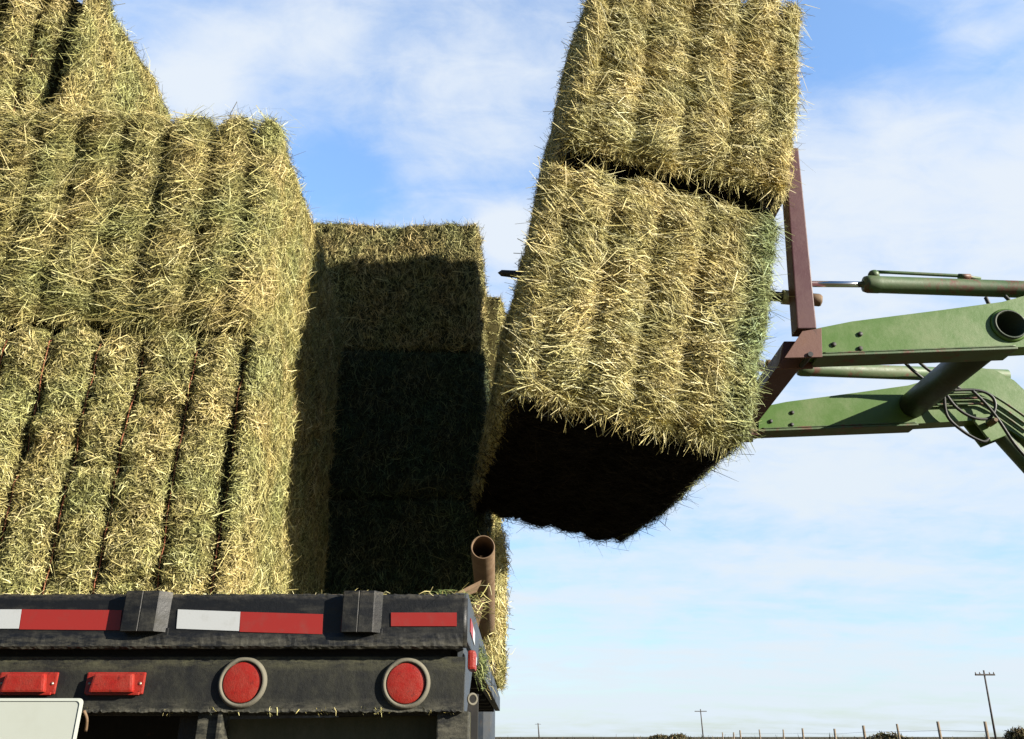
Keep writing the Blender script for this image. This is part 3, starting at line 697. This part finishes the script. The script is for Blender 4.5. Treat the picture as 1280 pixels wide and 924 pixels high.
# tilt cylinders
def cyl(px0, px1, px2, py0, py1, py2, Y, hy):
    a = at(px0, py0, Y); b = at(px1, py1, Y); c = at(px2, py2, Y)
    d = (c-b).normalized()
    mb = MB(); mb.lathe(b, d, [(.016, -.03), (.040, -.025), (.046, -.005), (.046, .05), (.0445, .055), (.0445, (c-b).length+.6), (.05, (c-b).length+.61), (.05, (c-b).length+.68)], 28)
    body = lb(mb, 'tilt_cylinder', M['dgreen'])
    mb = MB(); mb.tube([a, b+d*.05], .0165, 20); r = lb(mb, 'piston_rod', M['chrome'], body); r.matrix_parent_inverse = Matrix.Identity(4)
    mb = MB(); mb.lathe(b+d*.035+Vector((0, 0, .035)), (0, 0, 1), [(.028, 0), (.028, .03), (.02, .042), (0, .045)], 16)
    mb.tube([b+d*.04+Vector((0, -.01, .07)), b+d*.12+Vector((0, -.01, .070)), b+d*.5+Vector((0, -.01, .062)), b+d*.58+Vector((0, -.012, .048))], .009, 10)
    mb.lathe(b+d*.50+Vector((0, -.01, .060)), d, [(.014, -.03), (.014, .03)], 10)
    p_ = lb(mb, 'oil_line', M['dgreen'], body); p_.matrix_parent_inverse = Matrix.Identity(4)
    return b, c, d
b1, c1, d1 = cyl(1005, 1086, 1280, 355, 355.5, 362, YN+.02, 0)
dd = Vector((0, YF-YN, 0))
p0 = at(1005, 355, YN+.02)+dd
mb = MB(); b_ = b1+dd; mb.lathe(b_, d1, [(.016, -.03), (.040, -.025), (.046, -.005), (.046, .05), (.0445, .055), (.0445, 1.3)], 28); body = lb(mb, 'tilt_cylinder', M['dgreen'])
mb = MB(); mb.tube([p0, b_+d1*.05], .0165, 20); r = lb(mb, 'piston_rod', M['chrome'], body); r.matrix_parent_inverse = Matrix.Identity(4)
# maroon frame: two uprights, cross beam, feet brackets, spears
fr_ = empty('spear_frame', (0, 0, 0)); fr_.parent = ld; fr_.matrix_parent_inverse = Matrix.Translation(-li)
def fb(mb, name, mat): o = mb.build(name, mat); o.parent = fr_; return o
ub0 = at(1005, 416, YN-.02); ub1 = at(986, 192, YN-.02)
for k, Y in enumerate((YN-.02, YF+.02)):
    mb = MB(); dx = .048
    dirv = Vector((ub1.x-ub0.x, 0, ub1.z-ub0.z))
    P = [(ub0.x-dx, ub0.z+.0), (ub0.x+dx, ub0.z), (ub1.x+dx*.8, ub1.z+.0), (ub1.x-dx*.8, ub1.z)]
    mb.prism(P, 'y', Y-.05, Y+.05, .006); fb(mb, 'upright', M['maroon'])
    mb = MB()   # triangular ear carrying the arm pin
    e0 = c2(1024, 414, YN-.06); e1 = c2(1025, 450, YN-.06); e2 = c2(978, 451, YN-.06); e3 = c2(1000, 418, YN-.06)
    yo = Y-(YN-.02)
    for oy in (-.075, .06):
        mb = MB(); mb.prism([e0, e1, e2, e3], 'y', YN-.02+yo+oy, YN-.02+yo+oy+.012, .0015); fb(mb, 'pin_bracket', M['brown'])
    hx, hz = c2(1013, 443, YN-.1)
    mb = MB(); mb.lathe(Vector((hx, YN-.02+yo-.078, hz)), (0, 1, 0), [(.013, -.006), (.013, .16)], 14)
    fb(mb, 'pin', M['darksteel'])
cb = at(1003, 428, YN-.05)
mb = MB(); s_ = .055
mb.prism([(cb.x-s_-.04, cb.z-s_*.8-.03), (cb.x+s_-.02, cb.z-s_-.01), (cb.x+s_, cb.z+s_), (cb.x-s_, cb.z+s_)], 'y', YN+.05, YF-.04, .006); fb(mb, 'cross_beam', M['maroon'])
mb = MB(); mb.box(ub1.x-.04, ub1.x+.04, YN+.04, YF-.04, ub1.z-.12, ub1.z-.02, .006); fb(mb, 'cross_beam', M['maroon'])
# spears through the lower bale, parallel to the bale's width
wdir = (Rm @ Vector((1, 0, 0))).normalized()
for yy, tl in ((3.86, 0), (4.7, -.1)):
    c0 = at(985, 372, 3.86); c0 = Vector((c0.x, yy, c0.z))
    tipp = at(622, 341, 3.86); tipp = Vector((tipp.x, yy, tipp.z))
    d = (tipp-c0).normalized(); Ls = (tipp-c0).length+tl
    mb = MB(); mb.lathe(c0-d*.10, d, [(.0, 0), (.026, .0), (.026, .1), (.022, Ls-.05), (.017, Ls+.08), (0, Ls+.10)], 16); fb(mb, 'spear', M['darksteel'])
    mb = MB(); mb.lathe(c0-d*.02, d, [(.038, -.02), (.038, .05), (.024, .052)], 18); fb(mb, 'spear_collar', M['screw'])
    mb = MB(); mb.lathe(c0-d*.17, d, [(.03, 0), (.034, .01), (.034, .05), (.028, .055)], 6); fb(mb, 'spear_nut', M['rust'])
# hoses and steel lines
def hose(pts, r=.0095, mat='hose', name='hose'):
    mb = MB(); mb.tube([at(*p) for p in pts], r, 8, smooth=6); return lb(mb, name, M[mat])
hose([(1232, 372, YN-.0), (1238, 383, YN), (1246, 388, YN+.05)])
hose([(1256, 370, YN-.0), (1264, 378, YN), (1272, 386, YN+.05)])
hose([(1128, 450, YF-.25), (1140, 462, YF-.2), (1160, 478, YF-.15), (1180, 492, YF-.1)])
hose([(1146, 450, YF-.25), (1160, 462, YF-.2), (1180, 474, YF-.15), (1200, 486, YF-.1)])
hose([(1180, 492, YF-.12), (1184, 520, YF-.1), (1205, 540, YF-.1), (1228, 552, YF-.1), (1236, 548, YF-.1)])
hose([(1183, 494, YF-.12), (1196, 510, YF-.12), (1216, 522, YF-.12), (1236, 523, YF-.12), (1244, 510, YF-.12), (1240, 496, YF-.12), (1222, 488, YF-.12), (1190, 488, YF-.12)])
hose([(1215, 488, YF-.14), (1232, 505, YF-.14), (1248, 525, YF-.14), (1268, 555, YF-.14), (1290, 580, YF-.14)])
for k in range(3):
    hose([(1150, 493+7*k, YF-.075), (1210, 491+7*k, YF-.075), (1238, 493+8*k, YF-.075), (1290, 527+9*k, YF-.075)], .008, 'dgreen', 'oil_line')
# lift cylinder under the knee with a bracket
for Y in (YF, YN):
    a = at(1236, 528, YF); b = at(1300, 598, YF); off_ = Vector((0, Y-YF, 0)); a = a+off_; b = b+off_
    d = (b-a).normalized()
    mb = MB(); mb.lathe(a+d*.03, d, [(.025, 0), (.045, .01), (.05, .02), (.05, 1.1)], 24); lb(mb, 'lift_cylinder', M['dgreen'])
    mb = MB(); q = [at(1205, 522, YF), at(1240, 522, YF), at(1252, 548, YF), at(1232, 556, YF)]
    mb.prism([(v.x, v.z) for v in q], 'y', Y-.062, Y-.045, .003); mb.prism([(v.x, v.z) for v in q], 'y', Y+.045, Y+.062, .003)
    mb.lathe(Vector((a.x, Y-.08, a.z-.01)), (0, 1, 0), [(.022, 0), (.022, .16)], 16); lb(mb, 'cylinder_bracket', M['green'])
mb = MB(); mb.lathe(Vector((at(1243, 526, YF-.13))), (0, -1, 0), [(.02, -.06), (.02, 0), (.013, .004), (.013, .02)], 6); lb(mb, 'hose_fitting', M['rust'])

# ------------------------------------------------------------------ setting
mg = material('dry_field', (.12, .10, .05), .95, 0, .1); g = G(mg)
g.l(g.ramp(g.noise(.35, 8, .7), [(.35, (.05, .042, .024)), (.5, (.075, .06, .032)), (.68, (.11, .085, .05))]), g.b.inputs['Base Color'])
me = bpy.data.meshes.new('ground'); b = bmesh.new(); Rg = 6000; n = 64
c = b.verts.new((0, 0, 0)); prev = None; rings = [3, 8, 20, 50, 120, 300, 800, 2000, Rg]; last = [c]*n
for r_ in rings:
    cur = [b.verts.new((r_*math.cos(2*math.pi*k/n), r_*math.sin(2*math.pi*k/n), 0)) for k in range(n)]
    for k in range(n):
        if last[0] is c: b.faces.new((c, cur[k], cur[(k+1) % n]))
        else: b.faces.new((last[k], cur[k], cur[(k+1) % n], last[(k+1) % n]))
    last = cur
b.to_mesh(me); b.free(); tag(link_obj('ground', me, mg), kind='structure')
M['post'] = worn('weathered_post', (.22, .17, .12), (.30, .25, .19), (.10, .08, .06), .9)
M['pole'] = worn('pole_wood', (.07, .06, .055), (.12, .10, .09), (.05, .04, .04), .9)
M['wire'] = material('wire_steel', (.2, .19, .18), .5, .6)
# utility poles
poles = [((1244, 921), (1229.5, 838), 128, 'tall utility pole with a crossarm at the right edge, the nearest one'), ((879, 921), (875.5, 886.5), 270, 'mid distance utility pole with a crossarm above the bushes'),
         ((674, 921), (672.5, 904), 560, 'tiny utility pole on the horizon beside the truck, the farthest one')]
for (b0, t0, Y, lab) in poles:
    bt = at(b0[0], b0[1], Y); tp = at(t0[0], t0[1], Y); bt.z = 0
    e = empty('utility_pole', bt); tag(e, lab, 'utility pole', 'utility poles across the field')
    k = Y/128; h = tp-bt; rr = .14*max(1, k*.6)
    mb = MB(); mb.tube([(0, 0, 0), h], rr*1.15, 8, r2=rr*.8); mb.build('pole', M['pole'], e)
    mb = MB(); w = 1.4 if k < 1.5 else 1.8
    mb.box(h.x-w, h.x+w, -.25, .0, h.z-.72, h.z-.5, .02)
    mb.build('crossarm', M['pole'], e)
    if k < 1.5:
        for sx in (-w*.93, -w*.5, w*.5, w*.93):
            mb = MB(); mb.lathe((h.x+sx, -.12, h.z-.5), (0, 0, 1), [(.07, 0), (.10, .1), (.09, .2), (.04, .26)], 8); mb.build('insulator', M['wire'], e)
# fence
fc = [(1235, 1231, 902, 20), (1177, 1172, 902, 23), (1125, 1121, 905, 27), (1080, 1079, 907, 32), (1044, 1043, 911, 38), (1004, 1003, 910.5, 43), (979, 979, 912, 50), (950, 949, 912, 57), (925, 925, 913, 66), (917, 917, 915.5, 76), (903, 903, 915.5, 86)]
fe = empty('wire_fence', (at(1235, 921, 20).x, 20, 0)); tag(fe, 'wire fence of weathered leaning wooden posts along the horizon', 'fence'); fo = Vector(fe.location)
rnd = random.Random(4); tops = []
for (bx_, tx, ty, Y) in fc:
    bt = at(bx_, 921, Y); tp = at(tx, ty, Y); bt.z = 0
    ext = tp+(tp-bt)*0; mb = MB(); rr = .036*rnd.uniform(.8, 1.25)*(1+Y/110)
    mid = (bt+ext)/2+Vector((rnd.uniform(-.02, .02), 0, 0))
    mb.tube([bt-fo, mid-fo, ext-fo], rr*1.1, 8, r2=rr*.85); mb.build('post', M['post'], fe); tops.append(tp-fo)
for f_ in (.35, .6, .85):
    mb = MB(); mb.tube([Vector((t.x, t.y-.05, t.z*f_)) for t in tops], .004, 5); mb.build('wire', M['wire'], fe)
# brush
M['brush'] = hay('brush_leaves', [(0, (.03, .035, .015)), (.4, (.08, .075, .035)), (.8, (.17, .12, .06)), (1, (.24, .17, .10))], (.8, .9, .8), (1.1, 1, .9))
def shrub(px, Y, w, h, label, seed):
    c = at(px, 921, Y); rng = np.random.RandomState(seed); n = 2600
    e = empty('shrub', (c.x, Y, 0)); tag(e, label, 'shrub', 'brush along the fence')
    P = rng.normal(0, .42, (n, 3)); P[:, 2] = rng.beta(2.2, 1.6, n)*h*(1-.35*(P[:, 0]**2)); P[:, 0] *= w; P[:, 1] *= w*.6
    D = norm(rng.normal(0, .6, (n, 3))+np.array([0, 0, .6])); Lx = rng.uniform(.05, .16, n)*(1+Y/60)
    B, Q = blades_geo(P, D, norm(rng.normal(0, 1, (n, 3))), Lx, Lx*.22, rng)
    link_obj('leaves', np_mesh('leaves', B, Q), M['brush'], e)
    mb = MB()
    for k in range(9): a = rng.uniform(0, 6.28); mb.tube([(0, 0, 0), (math.cos(a)*w*.35, math.sin(a)*w*.2, h*.8)], .02, 5, r2=.006)
    mb.build('stem', M['pole'], e)
shrub(848, 60, 1.1, 1.22, 'dark rounded bush on the horizon, left of the fence', 1)
shrub(825, 62, 1.2, 1.16, 'low brown bush left of the dark rounded bush', 2)
shrub(1110, 30, 1.1, 1.17, 'dark low bush between two fence posts, under the middle of the fence', 3)
shrub(1276, 24, .6, 1.26, 'reddish bush cut by the right edge of the photo', 4)
# low dry weeds that line the fence
rng = np.random.RandomState(9); n = 16000; t = rng.rand(n)**1.0
x = at(1120, 921, 34).x+rng.uniform(-20, 30, n); y = rng.uniform(30, 62, n)
P = np.stack([x, y, rng.uniform(.2, .85, n)], 1); cl_ = VN(5)(np.stack([x, y, y*0], 1), .35); P = P[cl_ > -.1]; n = len(P)
P[:, 2] += np.clip(VN(6)(P*np.array([1, 1, 0]), .25), 0, 1)*.25
D = norm(rng.normal(0, .35, (n, 3))+np.array([0, 0, 1])); B, Q = blades_geo(P, D, norm(rng.normal(0, 1, (n, 3))), rng.uniform(.15, .45, n), rng.uniform(.015, .04, n), rng)
tag(link_obj('dry_weeds', np_mesh('dry_weeds', B, Q), M['brush']), 'dry brown weeds along the horizon under the fence', 'weeds', kind='stuff')
